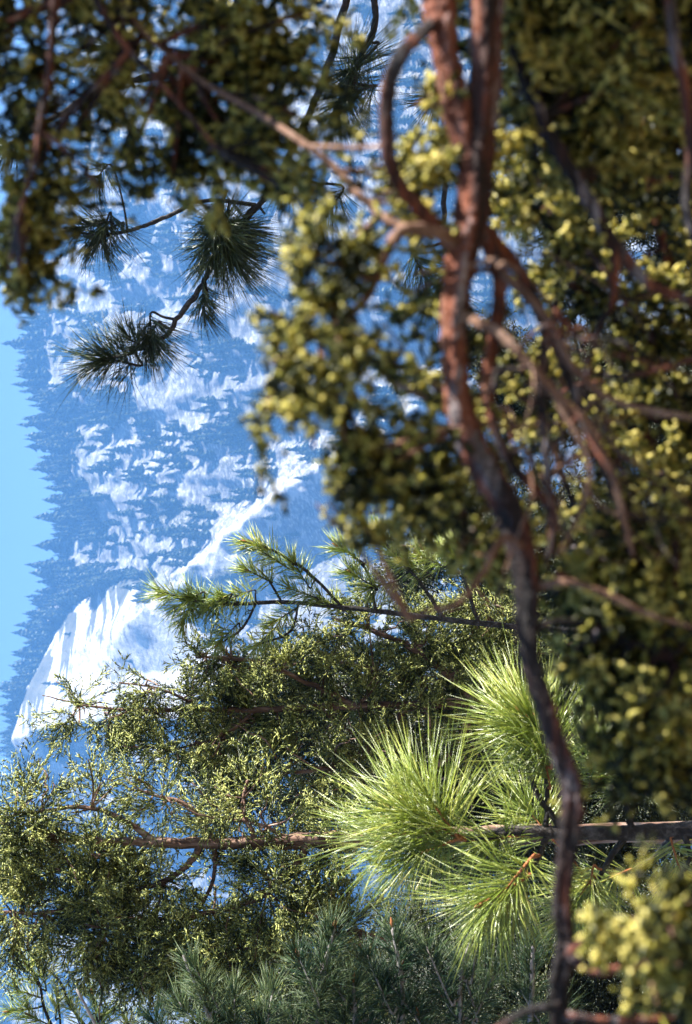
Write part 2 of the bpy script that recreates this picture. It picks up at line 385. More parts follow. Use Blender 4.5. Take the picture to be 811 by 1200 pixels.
def build_mountain():
    fx = np.linspace(RX[0], RX[-1], 240); tv = np.interp(fx, RX, RV); rv = tv.copy()
    for _ in range(6):                                  # let the relief keep the ridge at its true height
        b0 = np.stack([fx, Y0 + rv * SV[1], rv * SV[2]], -1); p0, q0 = project(b0)
        h0 = relief(fx, rv, p0, q0) * .35; d0 = b0 + h0[:, None] * NV
        ang = np.arctan2(d0[:, 2] - CAM[2], d0[:, 1]); tgt = np.arctan2(tv * SV[2] - CAM[2], Y0 + tv * SV[1])
        rv = rv - np.clip((ang - tgt), -.05, .05) * 3200
    ridge_x, ridge_v = fx, rv
    xs = np.unique(np.concatenate([np.linspace(-1200, -560, 60), np.linspace(-560, 540, 560), np.linspace(540, 1200, 60)]))
    ws = np.concatenate([np.linspace(0, 1, 470), 1 + np.linspace(.02, .5, 12)])
    Xg, W = np.meshgrid(xs, ws, indexing='ij')
    vr = np.interp(Xg, ridge_x, ridge_v); v = np.minimum(W, 1) * vr
    base = np.stack([Xg, Y0 + v * SV[1], v * SV[2]], -1)
    px, py = project(base.reshape(-1, 3)); px = px.reshape(Xg.shape); py = py.reshape(Xg.shape)
    h = relief(Xg, v, px, py) * sstep(0, .12, W)
    edge = sstep(1.0, .9, W); h = h * (.35 + .65 * edge)
    pos = base + h[..., None] * NV
    # keep the ridge line where it is seen: slide the crest row along the slope
    back = np.maximum(W - 1, 0) * 900
    pos = pos + back[..., None] * np.array([0, .9, -.55]) + np.where(W > 1, (fbm(Xg / 60, back / 60, 3, 4) - .5) * 20, 0)[..., None] * np.array([0, 0, 1.])
    n, k = Xg.shape; idx = np.arange(n * k).reshape(n, k)
    f = np.stack([idx[:-1, :-1], idx[1:, :-1], idx[1:, 1:], idx[:-1, 1:]], -1).reshape(-1, 4)
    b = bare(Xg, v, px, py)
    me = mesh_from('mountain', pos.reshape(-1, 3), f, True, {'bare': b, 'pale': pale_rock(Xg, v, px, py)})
    m, t, out = new_mat('pale granite and forest soil')
    def attr(nm):
        at = t.nodes.new('ShaderNodeAttribute'); at.attribute_name = nm; return at.outputs['Fac']
    def math2(op, x, y, z=None):
        q = t.nodes.new('ShaderNodeMath'); q.operation = op
        for i_, e_ in enumerate((x, y, z)):
            if e_ is None: continue
            if isinstance(e_, (int, float)): q.inputs[i_].default_value = e_
            else: t.links.new(e_, q.inputs[i_])
        return q.outputs[0]
    def mapr(x, lo, hi):
        q = t.nodes.new('ShaderNodeMapRange'); q.inputs['From Min'].default_value = lo; q.inputs['From Max'].default_value = hi; t.links.new(x, q.inputs['Value']); return q.outputs[0]
    def mixc(f_, x, y, mode='MIX'):
        q = t.nodes.new('ShaderNodeMixRGB'); q.blend_type = mode
        if isinstance(f_, float): q.inputs[0].default_value = f_
        else: t.links.new(f_, q.inputs[0])
        t.links.new(x, q.inputs[1]); t.links.new(y, q.inputs[2]); return q.outputs[0]
    def coord(rot, sc):
        r1 = objcoord(t, (1, 1, 1), (0, rot, 0)); mp = t.nodes.new('ShaderNodeMapping'); mp.inputs['Scale'].default_value = sc
        t.links.new(r1, mp.inputs['Vector']); return mp.outputs[0]
    n1 = noise(t, .10, 9, .68, coord(.25, (.8, .6, 1.5)))                 # ledges and cracks
    n2 = noise(t, .035, 6, .62, objcoord(t))
    n3 = noise(t, .48, 5, .65, coord(.30, (.40, .4, 1.3)))                  # bright flecks along the ledges
    n4 = noise(t, .07, 5, .6, coord(-.2, (1.8, .4, .22)))                  # water stains
    gr = ramp(t, [(.34, (.035, .036, .04)), (.47, (.10, .10, .105)), (.56, (.15, .15, .15)), (.68, (.27, .265, .255))]); t.links.new(n1.outputs[0], gr.inputs[0])
    pl = ramp(t, [(.36, (.11, .11, .112)), (.46, (.29, .285, .28)), (.62, (.44, .43, .415))]); t.links.new(n1.outputs[0], pl.inputs[0])
    st = ramp(t, [(.36, (.50, .50, .52)), (.46, (1, 1, 1))]); t.links.new(n4.outputs[0], st.inputs[0])
    pale = mixc(.7, pl.outputs[0], st.outputs[0], 'MULTIPLY')
    vg = ramp(t, [(.35, (.03, .034, .026)), (.65, (.085, .085, .068))]); t.links.new(n2.outputs[0], vg.inputs[0])
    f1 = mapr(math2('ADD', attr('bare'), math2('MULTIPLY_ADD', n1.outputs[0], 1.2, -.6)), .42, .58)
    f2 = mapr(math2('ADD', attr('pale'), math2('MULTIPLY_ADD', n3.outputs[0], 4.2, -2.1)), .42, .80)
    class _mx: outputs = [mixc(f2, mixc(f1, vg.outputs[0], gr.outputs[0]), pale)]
    mx = _mx
    p = t.nodes.new('ShaderNodeBsdfPrincipled'); p.inputs['Roughness'].default_value = .9; t.links.new(mx.outputs[0], p.inputs['Base Color'])
    bp = t.nodes.new('ShaderNodeBump'); bp.inputs['Strength'].default_value = .7; bp.inputs['Distance'].default_value = 6
    t.links.new(n1.outputs[0], bp.inputs['Height']); t.links.new(bp.outputs[0], p.inputs['Normal']); t.links.new(p.outputs[0], out.inputs[0])
    o = obj('mountain', me, m); o['kind'] = 'structure'
    return xs, pos, b, px, py
MX, MPOS, MBARE, MPX, MPY = build_mountain()

FIR = leaf_mat('far conifer foliage', [(.1, (.012, .022, .012)), (.6, (.026, .038, .018)), (.95, (.045, .058, .028))], .05, .02, nscale=.05)
def conifer_verts(rng, h=1.0):
    """A whole far conifer 1 unit tall: ragged whorls round a thin stem."""
    buf = Buf(); tiers = 7; sd = 7
    buf_pts = np.array([[0, 0, -.06], [0, 0, .5], [0, 0, 1.0]]); add_tube(buf, buf_pts, [.018, .012, .003], 4, per=1)
    for k in range(tiers):
        z0 = .10 + .86 * k / tiers; rr = .23 * (1 - k / tiers) ** .8 + .02
        th = np.arange(sd) * 2 * math.pi / sd + rng.uniform(0, 6)
        r = rr * rng.uniform(.45, 1.25, sd); r[rng.integers(sd)] *= .3
        lo = np.stack([r * np.cos(th), r * np.sin(th), z0 - .05 + rng.uniform(-.03, .03, sd)], 1)
        v = np.vstack([lo, [[0, 0, z0 + .19]], [[0, 0, z0 + .02]]])
        f = [(i, (i + 1) % sd, sd) for i in range(sd)] + [((i + 1) % sd, i, sd + 1) for i in range(sd)]
        buf.add(v, f3=np.array(f))
    return buf
def build_far_trees():
    rng = np.random.default_rng(23)
    protos = [conifer_verts(rng) for _ in range(6)]
    nX, nW = MPX.shape[0], 470
    cand = 48000
    i = rng.integers(75, nX - 75, cand); j = rng.integers(20, nW - 1, cand)
    i2 = rng.integers(62, nX - 62, 900); j2 = nW - 1 - rng.integers(0, 14, 900)           # the skyline row
    i = np.concatenate([i, i2]); j = np.concatenate([j, j2])
    px, py, b = MPX[i, j], MPY[i, j], MBARE[i, j]
    dens = .16 * (b < .5) + .05
    dens = dens * (.2 + 1.9 * sstep(.46, .56, fbm(px / 26, py / 34, 4, 77)))
    dens += .18 * sstep(150, 70, px) * (b < .5) * sstep(350, 420, py)
    wh = in_poly(px, py, WHITE); rim = seg_dist(px, py, WHITE[:8]) < 9
    dens = np.where(wh, .003, dens); dens = np.where(rim & ~wh, .9, dens)
    dens = np.where(j >= nW - 15, np.where(py > 720, .34, .34) * (.3 + 1.5 * fbm(py / 16, px * 0, 3, 99)), dens)
    dens = np.where(px > 640, 0.0, dens)
    dens = np.where(seg_dist(px, py, SPUR) < 13, dens * .35, dens)
    keep = rng.uniform(0, 1, len(i)) < dens
    i, j, px, py = i[keep], j[keep], px[keep], py[keep]; sk = j >= nW - 15
    pos = MPOS[i, j]; h = rng.uniform(9, 27, len(i)) * np.where(rng.uniform(0, 1, len(i)) < .15, 1.25, 1.0)
    h = np.where(sk, np.clip(rng.lognormal(2.75, .45, len(i)), 6, 36), h); rimk = (seg_dist(px, py, WHITE[:8]) < 9); h = np.where(rimk, h * 1.15, h)
    seen = (px > -40) & (px < 560) & (py > -20) & (py < 1220)
    score = h + 100 * sk * seen + 60 * rimk + np.where(seen, 0, -200) + 12 * (px < 380) - .01 * px
    order = np.argsort(-score); solo = order[:300]; rest = order[300:]
    meshes = []
    for q in protos:
        me = q.mesh('far_conifer'); me.materials.append(FIR); meshes.append(me)
    for s in solo:
        o = bpy.data.objects.new('far_conifer', meshes[rng.integers(6)]); COL.objects.link(o)
        wd = rng.uniform(.8, 1.25); o.location = pos[s]; o.scale = (h[s] * wd, h[s] * wd, h[s]); o.rotation_euler = (0, 0, rng.uniform(0, 6))
        o['category'] = 'conifer'
        if sk[s]: o['label'] = 'dark blue conifer standing on the far skyline against the sky'; o['group'] = 'conifers along the far skyline'
        elif rimk[s]: o['label'] = 'dark conifer on the upper rim of the big white rock face'; o['group'] = 'conifers on the rim of the white rock face'
        else: o['label'] = 'tall hazy conifer on the blue mountainside below the skyline'; o['group'] = 'tall conifers on the mountainside'
    buf = Buf()
    for s in rest:
        q = protos[rng.integers(6)]; v = np.vstack(q.v) * np.array([h[s], h[s], h[s]]); a = rng.uniform(0, 6); c, sn = math.cos(a), math.sin(a)
        v = np.stack([v[:, 0] * c - v[:, 1] * sn, v[:, 0] * sn + v[:, 1] * c, v[:, 2]], 1) + pos[s]
        buf.add(v, f3=np.vstack(q.f3), f4=np.vstack(q.f4))
    o = obj('mountain_forest', buf.mesh('mountain_forest'), FIR); o['kind'] = 'stuff'
    o['label'] = 'hazy blue conifer forest covering the far mountainside'; o['category'] = 'forest'
    print('far trees', len(i), 'solo', len(solo), 'skyline', int(sk.sum()))
build_far_trees()

def build_haze():
    x0, x1, y0, y1, z0, z1 = -1420, 1420, -200, 2700, -14, 960
    v = np.array([(x, y, z) for x in (x0, x1) for y in (y0, y1) for z in (z0, z1)], float)
    f = np.array([(0, 1, 3, 2), (4, 6, 7, 5), (0, 4, 5, 1), (2, 3, 7, 6), (0, 2, 6, 4), (1, 5, 7, 3)])
    m, t, out = new_mat('blue mountain haze')
    p = t.nodes.new('ShaderNodeVolumePrincipled'); p.inputs['Color'].default_value = (.17, .46, 1.0, 1); p.inputs['Density'].default_value = .00020
    p.inputs['Anisotropy'].default_value = 0.0
    t.links.new(p.outputs[0], out.inputs['Volume'])
    o = obj('haze', mesh_from('haze', v, f), m); o['kind'] = 'stuff'; o['label'] = 'blue haze hanging in the air before the mountain'; o['category'] = 'haze'
build_haze()

# ------------------------------------------------------------------ upright conifers of the middle distance
def ground_under(p): return np.array([p[0], p[1], 0.0])

def cedar(label, axis, depth, trunk_w, limbs, fol, mat=JUN_MID, bark=BARK_CED, seed=1, tw=.024, wd=.0052, L=.22, group=None, name='cedar_tree', n=10, m=9, base_w=None):
    """axis: photo points of the stem from the top of the tree downwards; limbs: photo paths off the stem, thick end first;
    fol: (px, py, radius px, sprays) foliage clumps, each carried by its nearest limb."""
    rng = np.random.default_rng(seed)
    top = np.array([P(a, b, depth) for a, b in axis]); low = top[-1]
    foot = np.array([low[0] + rng.normal(0, .05), low[1] + .1, -.05])
    t = thing(name, label, 'cedar tree', foot, group)
    stem = np.vstack([foot, (foot + low) / 2 + rng.normal(0, .02, 3), top[::-1]])
    k = len(stem); tw_m = trunk_w * depth / FPX / 2
    rad = np.interp(np.linspace(0, 1, k), [0, .5, 1], [tw_m * 1.5, tw_m, tw_m * .12])
    b = Buf(); sc = add_tube(b, stem, rad, 10, .05, 8, tw_m * .08, .12, rng)
    obj('trunk', b.mesh('trunk', True), bark, t)
    lines = []
    for path in limbs:
        pp = [(a, c, depth + (e if len(q) > 3 else 0), wd_) for q in path for (a, c, wd_, e) in [(q[0], q[1], q[2], q[3] if len(q) > 3 else 0)]]
        pts, r = pin(pp); bb = Buf(); c = add_tube(bb, pts, r, 7, .06, 7, r.max() * .12, .08, rng)
        lo = obj('branch', bb.mesh('branch', True), bark, t); lines.append((lo, c))
    groups = {}
    for (px, py, rp, ns) in fol:
        dz = rng.normal(0, .5) * rp * depth / FPX
        c = P(px, py, depth + dz); groups.setdefault(0, []).append((c, rp * depth / FPX, ns))
    for c, r, ns in groups.get(0, []):
        ns = max(5, int(ns * rng.uniform(.75, 1.6)))
        best = None
        for li, (lo, line) in enumerate(lines):
            dd = np.linalg.norm(line - c, axis=1); q = dd.argmin()
            if best is None or dd[q] < best[0]: best = (dd[q], lo, line[q])
        ds = np.linalg.norm(sc - c, axis=1)
        if best is None or ds.min() < best[0] * .8: anchor, par = sc[ds.argmin()], None
        else: anchor, par = best[2], best[1]
        bb = Buf(); pts = []
        # a few twigs fan out from the anchor into the clump
        nt_ = max(3, ns // 9); ends = c + rng.normal(0, .55, (nt_, 3)) * r * np.array([1, 1, .9])
        for e_ in ends:
            mid = (anchor + e_) / 2 + rng.normal(0, .12, 3) * r + np.array([0, 0, -.1 * r])
            add_tube(bb, np.array([anchor, mid, e_]), [.006, .0045, .002], 4, 0, 4, 0, 0, rng)
            pts.append(catmull(np.array([anchor, mid, e_]), 8))
        for e_ in c + rng.normal(0, .75, (2, 3)) * r:          # dead, leafless twigs
            mid = (anchor + e_) / 2 + rng.normal(0, .2, 3) * r; add_tube(bb, np.array([anchor, mid, e_]), [.006, .0045, .002], 4, 0, 4, .006, 0, rng)
        bo = obj('twigs', bb.mesh('twigs', True), bark, t) if par is None else obj('branch', bb.mesh('branch', True), bark, t)
        pts = np.array(pts); kk = rng.integers(0, nt_, ns); uu = (rng.uniform(.35, 1, ns) * 8).astype(int) + 0
        uu = np.minimum(uu, pts.shape[1] - 2)
        bs = pts[kk, uu] + rng.normal(0, .10, (ns, 3)) * r
        out_ = nrm(bs - anchor); dr = nrm(out_ * .8 + rng.normal(0, .42, (ns, 3)) + np.array([0, 0, .45]))
        fb = Buf(); sprays(fb, bs, dr, L * rng.uniform(.6, 1.25, ns), n, m, tw, wd, .10, rng, .6, .6)
        obj('foliage', fb.mesh('foliage'), mat, bo)
    return t

# --- the cedar whose stem runs in from the lower left of the picture
cedar('olive green cedar whose bare brown stem rises in the open below the mountain', [(-30, 975), (40, 984), (120, 986), (200, 988), (300, 987), (380, 984), (470, 981), (600, 977), (830, 975)], 8.2, 19,
      [[(180, 985, 8), (146, 962, 7), (100, 946, 5), (40, 952, 4), (-10, 960, 3)], [(235, 990, 9), (226, 1006, 8), (204, 1026, 7), (165, 1042, 5), (100, 1050, 3)],
       [(252, 990, 6), (250, 1030, 5), (234, 1066, 3)], [(360, 988, 9), (345, 1016, 9), (296, 1055, 8), (225, 1072, 6), (120, 1085, 4)],
       [(250, 985, 6), (222, 945, 5), (180, 932, 3)], [(300, 985, 7), (285, 950, 5), (290, 915, 4)], [(340, 984, 6), (300, 965, 5), (262, 958, 4)],
       [(420, 1090, 7), (330, 1108, 6), (250, 1112, 5), (160, 1130, 3)], [(70, 985, 8), (52, 975, 7), (40, 968, 5)], [(100, 1060, 5), (50, 1070, 4), (-5, 1068, 3)],
       [(110, 985, 5), (95, 1010, 4), (40, 1030, 3)]],
      [(20, 920, 34, 16), (50, 945, 40, 26), (110, 925, 36, 13), (150, 920, 30, 9), (20, 985, 36, 22), (15, 1020, 38, 26), (70, 1010, 40, 34), (120, 1000, 36, 30), (150, 1030, 34, 26),
       (90, 1045, 36, 26), (40, 1060, 36, 24), (110, 1080, 40, 34), (60, 1100, 36, 24), (10, 1080, 30, 16), (160, 1080, 40, 36), (200, 1050, 34, 26), (210, 1095, 40, 36), (250, 1075, 40, 30), (120, 1120, 36, 26),
       (180, 1125, 40, 30), (290, 1090, 42, 34), (240, 1130, 40, 30), (320, 1060, 40, 28), (250, 940, 36, 14), (290, 935, 40, 17), (320, 950, 30, 9), (340, 1010, 36, 20), (300, 1020, 36, 20), (380, 1060, 44, 34),
       (350, 1110, 44, 34), (190, 960, 24, 10), (270, 1010, 24, 10), (15, 1130, 24, 8), (400, 1010, 40, 30), (440, 1120, 46, 30), (200, 1165, 40, 24), (260, 1175, 42, 26), (320, 1150, 42, 26), (380, 1170, 44, 26), (150, 1150, 30, 14)], seed=3)

# --- the broader, darker cedar above it
cedar('bushy cedar with lit spray tips and a deep dark heart beside the white rock face', [(50, 815), (120, 830), (200, 832), (300, 832), (400, 828), (520, 826), (640, 830)], 9.0, 9,
      [[(420, 828, 7), (360, 800, 6), (300, 775, 5), (230, 770, 3)], [(480, 826, 8), (440, 870, 7), (380, 900, 5), (300, 905, 4), (235, 895, 3)], [(560, 826, 10), (500, 770, 8), (440, 740, 6), (390, 725, 4)],
       [(300, 832, 5), (260, 862, 4), (200, 880, 3)], [(560, 828, 9), (520, 890, 8), (450, 930, 6), (380, 945, 4), (330, 938, 3)], [(240, 832, 4), (190, 808, 3), (140, 800, 2)], [(600, 826, 10), (590, 760, 8), (560, 690, 6), (520, 660, 4)],
       [(497, 805, 5), (440, 785, 4), (380, 772, 3)]],
      [(90, 828, 30, 14), (130, 838, 34, 22), (170, 812, 30, 20), (180, 850, 34, 24), (150, 875, 24, 12), (220, 815, 30, 20), (225, 862, 34, 24), (200, 885, 26, 12), (265, 880, 34, 24), (260, 800, 30, 20), (270, 760, 28, 14), (240, 775, 24, 10), (300, 790, 34, 26),
       (290, 845, 38, 34), (330, 830, 40, 22), (330, 880, 42, 12), (380, 800, 42, 24), (380, 850, 44, 13), (390, 905, 44, 13), (350, 935, 32, 6), (430, 830, 44, 26), (440, 880, 46, 14), (430, 930, 44, 12), (490, 850, 46, 12), (490, 910, 44, 10), (340, 760, 34, 26),
       (390, 750, 36, 28), (440, 775, 40, 34), (440, 725, 36, 26), (490, 745, 40, 34), (500, 795, 42, 36), (540, 770, 42, 36), (540, 720, 40, 32), (560, 820, 44, 20), (600, 730, 42, 34), (600, 790, 44, 34), (640, 760, 44, 30),
       (380, 955, 30, 4), (560, 880, 44, 9), (620, 870, 48, 9)], seed=5, L=.2)

# ------------------------------------------------------------------ pines
def pine(label, stem, depth, w_top, limbs, tufts, mat, bark=BARK_PINE, seed=1, group=None, foot=None, name='pine_tree', nl=.2, wd=.0018, n=170, shoot=.12, bud=True, open_=.9, sag=.04, smat=None):
    """stem: photo points top-down (may be empty when the foot is given); tufts: (px,py, dir px, dir py, dir depth, scale[, depth offset])."""
    rng = np.random.default_rng(seed)
    top = np.array([P(q[0], q[1], depth + (q[2] if len(q) > 2 else 0)) for q in stem]); low = top[-1]
    if foot is None: foot = np.array([low[0] + .03, low[1], -.05])
    t = thing(name, label, 'pine tree', foot, group)
    pts = np.vstack([foot, (foot * .5 + low * .5) + rng.normal(0, .01, 3), top[::-1]]); k = len(pts); r0 = w_top * depth / FPX / 2
    b = Buf(); sc = add_tube(b, pts, np.interp(np.linspace(0, 1, k), [0, .4, 1], [r0 * 1.9, r0 * 1.15, r0 * .55]), 10, .07, 9, r0 * .05, .05, rng)
    obj('trunk', b.mesh('trunk', True), bark, t); lines = [(None, sc)]
    for path in limbs:
        pp = [(q[0], q[1], depth + (q[3] if len(q) > 3 else 0), q[2]) for q in path]; p_, r_ = pin(pp); bb = Buf(); c = add_tube(bb, p_, r_, 7, .08, 8, r_.max() * .12, .05, rng)
        lines.append((obj('branch', bb.mesh('branch', True), bark, t), c))
    for q in tufts:
        px, py, dx, dy, dd, s = q[:6]; off = q[6] if len(q) > 6 else 0
        d = nrm(-dx * U_ - dy * R_ + dd * F_)
        tip = P(px, py, depth + off); sh = shoot * s; bs = tip - d * sh
        best = min(((np.linalg.norm(l - bs, axis=1).min(), i) for i, (_, l) in enumerate(lines))); lo, l = lines[best[1]]
        par = t
        if best[0] > .015:
            a = l[np.linalg.norm(l - bs, axis=1).argmin()]; bb = Buf()
            add_tube(bb, np.array([a, (a + bs) / 2 + rng.normal(0, .03, 3) * best[0], bs, tip]), [.006 * s, .005 * s, .0045 * s, .003 * s], 6, .05, 5, 0, 0, rng)
            par = obj('shoot', bb.mesh('shoot', True), smat or bark, t)
        else:
            bb = Buf(); add_tube(bb, np.array([bs, (bs + tip) / 2, tip]), [.006 * s, .005 * s, .004 * s], 6, .05, 4, 0, 0, rng)
            par = obj('shoot', bb.mesh('shoot', True), smat or bark, t)
        me = tuft(bs, d, sh, int(n * s ** .5), nl * s, wd, open_, rng, sag * s); obj('needles', me, mat, par)
        if bud and rng.uniform() < .5:
            bb = Buf(); add_tube(bb, np.array([tip - d * .004, tip + d * .012 * s, tip + d * .03 * s]), [.005 * s, .007 * s, .0015], 6, .05, 3, 0, 0, rng)
            obj('bud', bb.mesh('bud', True), BUD, par)
    return t

# --- the bright pine leader with long needles
pine('young pine with long glowing yellow green needle fans', [(548, 985), (600, 974), (660, 976), (740, 976), (830, 974)], 5.6, 17,
     [[(740, 970, 9), (733, 940, 8), (718, 905, 7), (700, 880, 5)], [(640, 974, 7), (641, 930, 6), (638, 880, 5)], [(642, 976, 8), (628, 1010, 7), (600, 1040, 6)], [(735, 978, 8), (715, 1005, 7), (690, 1050, 5)],
      [(790, 976, 9, 0), (760, 1010, 8, .2), (690, 1040, 6, .3)], [(800, 975, 8), (808, 1000, 6), (800, 1030, 4)], [(660, 974, 8), (630, 930, 7), (612, 880, 5)]],
     [(478, 948, -.9, -.55, -.15, 1.15), (458, 980, -1, .1, -.1, 1.15), (500, 932, -.6, -.8, .1, 1.0), (560, 985, -1, .05, -.35, 1.0), (480, 1005, -1, .4, .1, 1.0),
      (584, 1052, -.7, .75, -.3, 1.0, -.22), (566, 1058, -.9, .5, -.1, 1.0, -.2), (612, 835, -.75, -.6, 0, .95), (600, 850, -1, -.1, 0, .95), (628, 845, -.3, -.9, .2, .9),
      (668, 1070, -.5, .8, 0, .8), (690, 1060, -.1, 1, .1, .75), (700, 875, .2, -1, 0, .8), (712, 890, -.6, -.8, .1, .75), (636, 880, -.2, -1, .2, .7), (620, 950, -.5, -.6, .4, .8, .3), (800, 1030, .3, 1, 0, .8), (690, 1040, -.8, .4, .2, .9, .25)],
     PINE_LIT, seed=8, nl=.27, wd=.0027, n=195, shoot=.15, open_=1.05, sag=.025, smat=BUD)

# --- the pine whose tip shows against the mountain
pine('slender pine with short tufts on upswept twigs, its tip against the snowy white spur', [(205, 700), (260, 708), (340, 706), (440, 716), (560, 730), (700, 740)], 8.6, 6,
     [[(400, 710, 4), (360, 670, 4), (320, 645, 3), (290, 632, 2)], [(440, 716, 4), (430, 670, 3), (400, 640, 3)], [(330, 706, 3), (315, 680, 2.5), (300, 665, 2)], [(300, 707, 3), (285, 735, 3), (262, 752, 2)],
      [(350, 706, 3), (340, 740, 3), (305, 755, 2)], [(520, 724, 5), (490, 680, 4), (450, 635, 3), (430, 620, 2)], [(560, 730, 5), (545, 680, 4), (530, 640, 3)], [(240, 705, 2.5), (225, 715, 2)]],
     [(188, 694, -1, -.2, 0, 1.0), (205, 712, -.9, .5, 0, .9), (225, 700, -.7, -.5, -.2, .9), (240, 715, -.8, .5, .2, .9), (255, 700, -.8, -.2, -.4, .8), (268, 702, -.8, .3, .3, .8), (215, 728, -.5, .9, 0, .8), (255, 755, -.7, .7, 0, .8),
      (290, 668, -.8, -.4, 0, .8), (310, 648, -.8, -.5, .1, .9), (288, 635, -.9, -.3, -.1, .9), (345, 660, -.5, -.8, 0, .8), (395, 640, -.8, -.5, .1, .9), (430, 620, -.9, -.4, 0, .9), (370, 700, -.8, -.4, -.3, .9), (410, 670, -.8, -.5, .2, .9),
      (450, 640, -.7, -.7, 0, .9), (300, 758, -.7, .7, 0, .8), (340, 690, -.9, -.3, .2, .8), (470, 660, -.8, -.3, -.2, .9), (520, 645, -.8, -.4, .1, .9), (430, 690, -.8, .2, -.3, .9), (490, 650, -.9, -.4, 0, .9), (320, 730, -.8, .5, 0, .8), (540, 640, -.6, -.7, 0, 1.0)],
     PINE_LIT, seed=9, nl=.15, wd=.0032, n=150, shoot=.16, open_=.95, sag=.02)

# --- the pine whose dark shoots reach up from the bottom edge
pine('bluish pine with brush-like dark shoots rising along the bottom edge', [(330, 1330), (500, 1340), (700, 1350)], 6.6, 14,
     [[(380, 1335, 8), (372, 1230, 7), (376, 1150, 5), (392, 1090, 4)], [(460, 1338, 8), (470, 1240, 7), (470, 1150, 5), (460, 1090, 4)], [(330, 1330, 7), (270, 1260, 6), (240, 1180, 5), (215, 1120, 3)],
      [(420, 1336, 8), (420, 1240, 6), (415, 1160, 4)], [(520, 1340, 9), (540, 1240, 8), (540, 1150, 6), (560, 1080, 5)], [(600, 1345, 9), (620, 1220, 7), (625, 1110, 6)], [(330, 1330, 6), (200, 1300, 5), (130, 1230, 4), (90, 1160, 3)]],
     [(392, 1085, .2, -1, 0, 1), (376, 1130, -.6, -.9, 0, 1), (372, 1170, -.4, -1, .3, 1), (390, 1150, .6, -.9, 0, 1), (460, 1085, -.2, -1, 0, 1), (470, 1130, .4, -.9, -.1, 1), (455, 1150, -.6, -.8, .1, 1), (470, 1180, .3, -1, .2, 1), (240, 1165, -.3, -1, 0, 1), (225, 1130, -.6, -1, 0, .9), (255, 1190, .5, -.9, 0, 1),
      (210, 1175, -.6, -.8, 0, .9), (415, 1150, 0, -1, 0, 1), (400, 1190, -.4, -.9, 0, 1), (440, 1190, .4, -.9, 0, 1), (540, 1130, -.3, -1, 0, 1), (560, 1080, .1, -1, 0, 1), (520, 1170, -.5, -.8, 0, 1), (580, 1140, .4, -.9, 0, 1), (625, 1110, 0, -1, 0, 1), (610, 1160, -.5, -.9, 0, 1), (300, 1190, -.3, -1, 0, 1), (320, 1160, .2, -1, .1, 1),
      (340, 1190, -.4, -1, 0, 1), (275, 1165, 0, -1, .2, .9), (180, 1195, -.3, -1, 0, .9), (500, 1110, -.4, -.9, .2, 1), (430, 1120, -.4, -.9, .2, 1), (350, 1120, -.4, -.9, .2, .9), (660, 1180, .2, -1, .2, 1), (490, 1190, -.2, -1, 0, 1)],
     PINE_BLUE, BARK_WHITE, seed=10, nl=.13, wd=.0024, n=210, shoot=.2, open_=1.05, sag=.02)

# --- the small lit pine tip in the lower left corner
pine('small pale pine with dark curved twigs in the lower left corner', [(20, 1262), (200, 1275), (500, 1290)], 9.2, 7,
     [[(120, 1270, 4), (60, 1200, 3.5), (45, 1150, 3), (32, 1130, 2)], [(160, 1272, 4), (90, 1190, 3.5), (70, 1150, 3), (48, 1130, 2)], [(90, 1268, 4), (75, 1230, 3), (68, 1170, 2.5)], [(200, 1275, 4), (130, 1210, 3), (110, 1170, 2)]],
     [(30, 1130, -.5, -.8, 0, 1), (48, 1128, -.2, -1, 0, 1), (20, 1160, -.9, -.3, 0, .9), (10, 1185, -.9, .1, 0, 1), (68, 1165, .1, -1, 0, .9), (108, 1165, -.2, -1, 0, 1), (85, 1180, -.4, -.8, .2, 1), (35, 1190, -.8, -.4, 0, 1), (120, 1190, .2, -1, 0, 1), (150, 1200, -.4, -.9, 0, 1)],
     PINE_LIT, seed=12, nl=.15, wd=.003, n=130, shoot=.13)

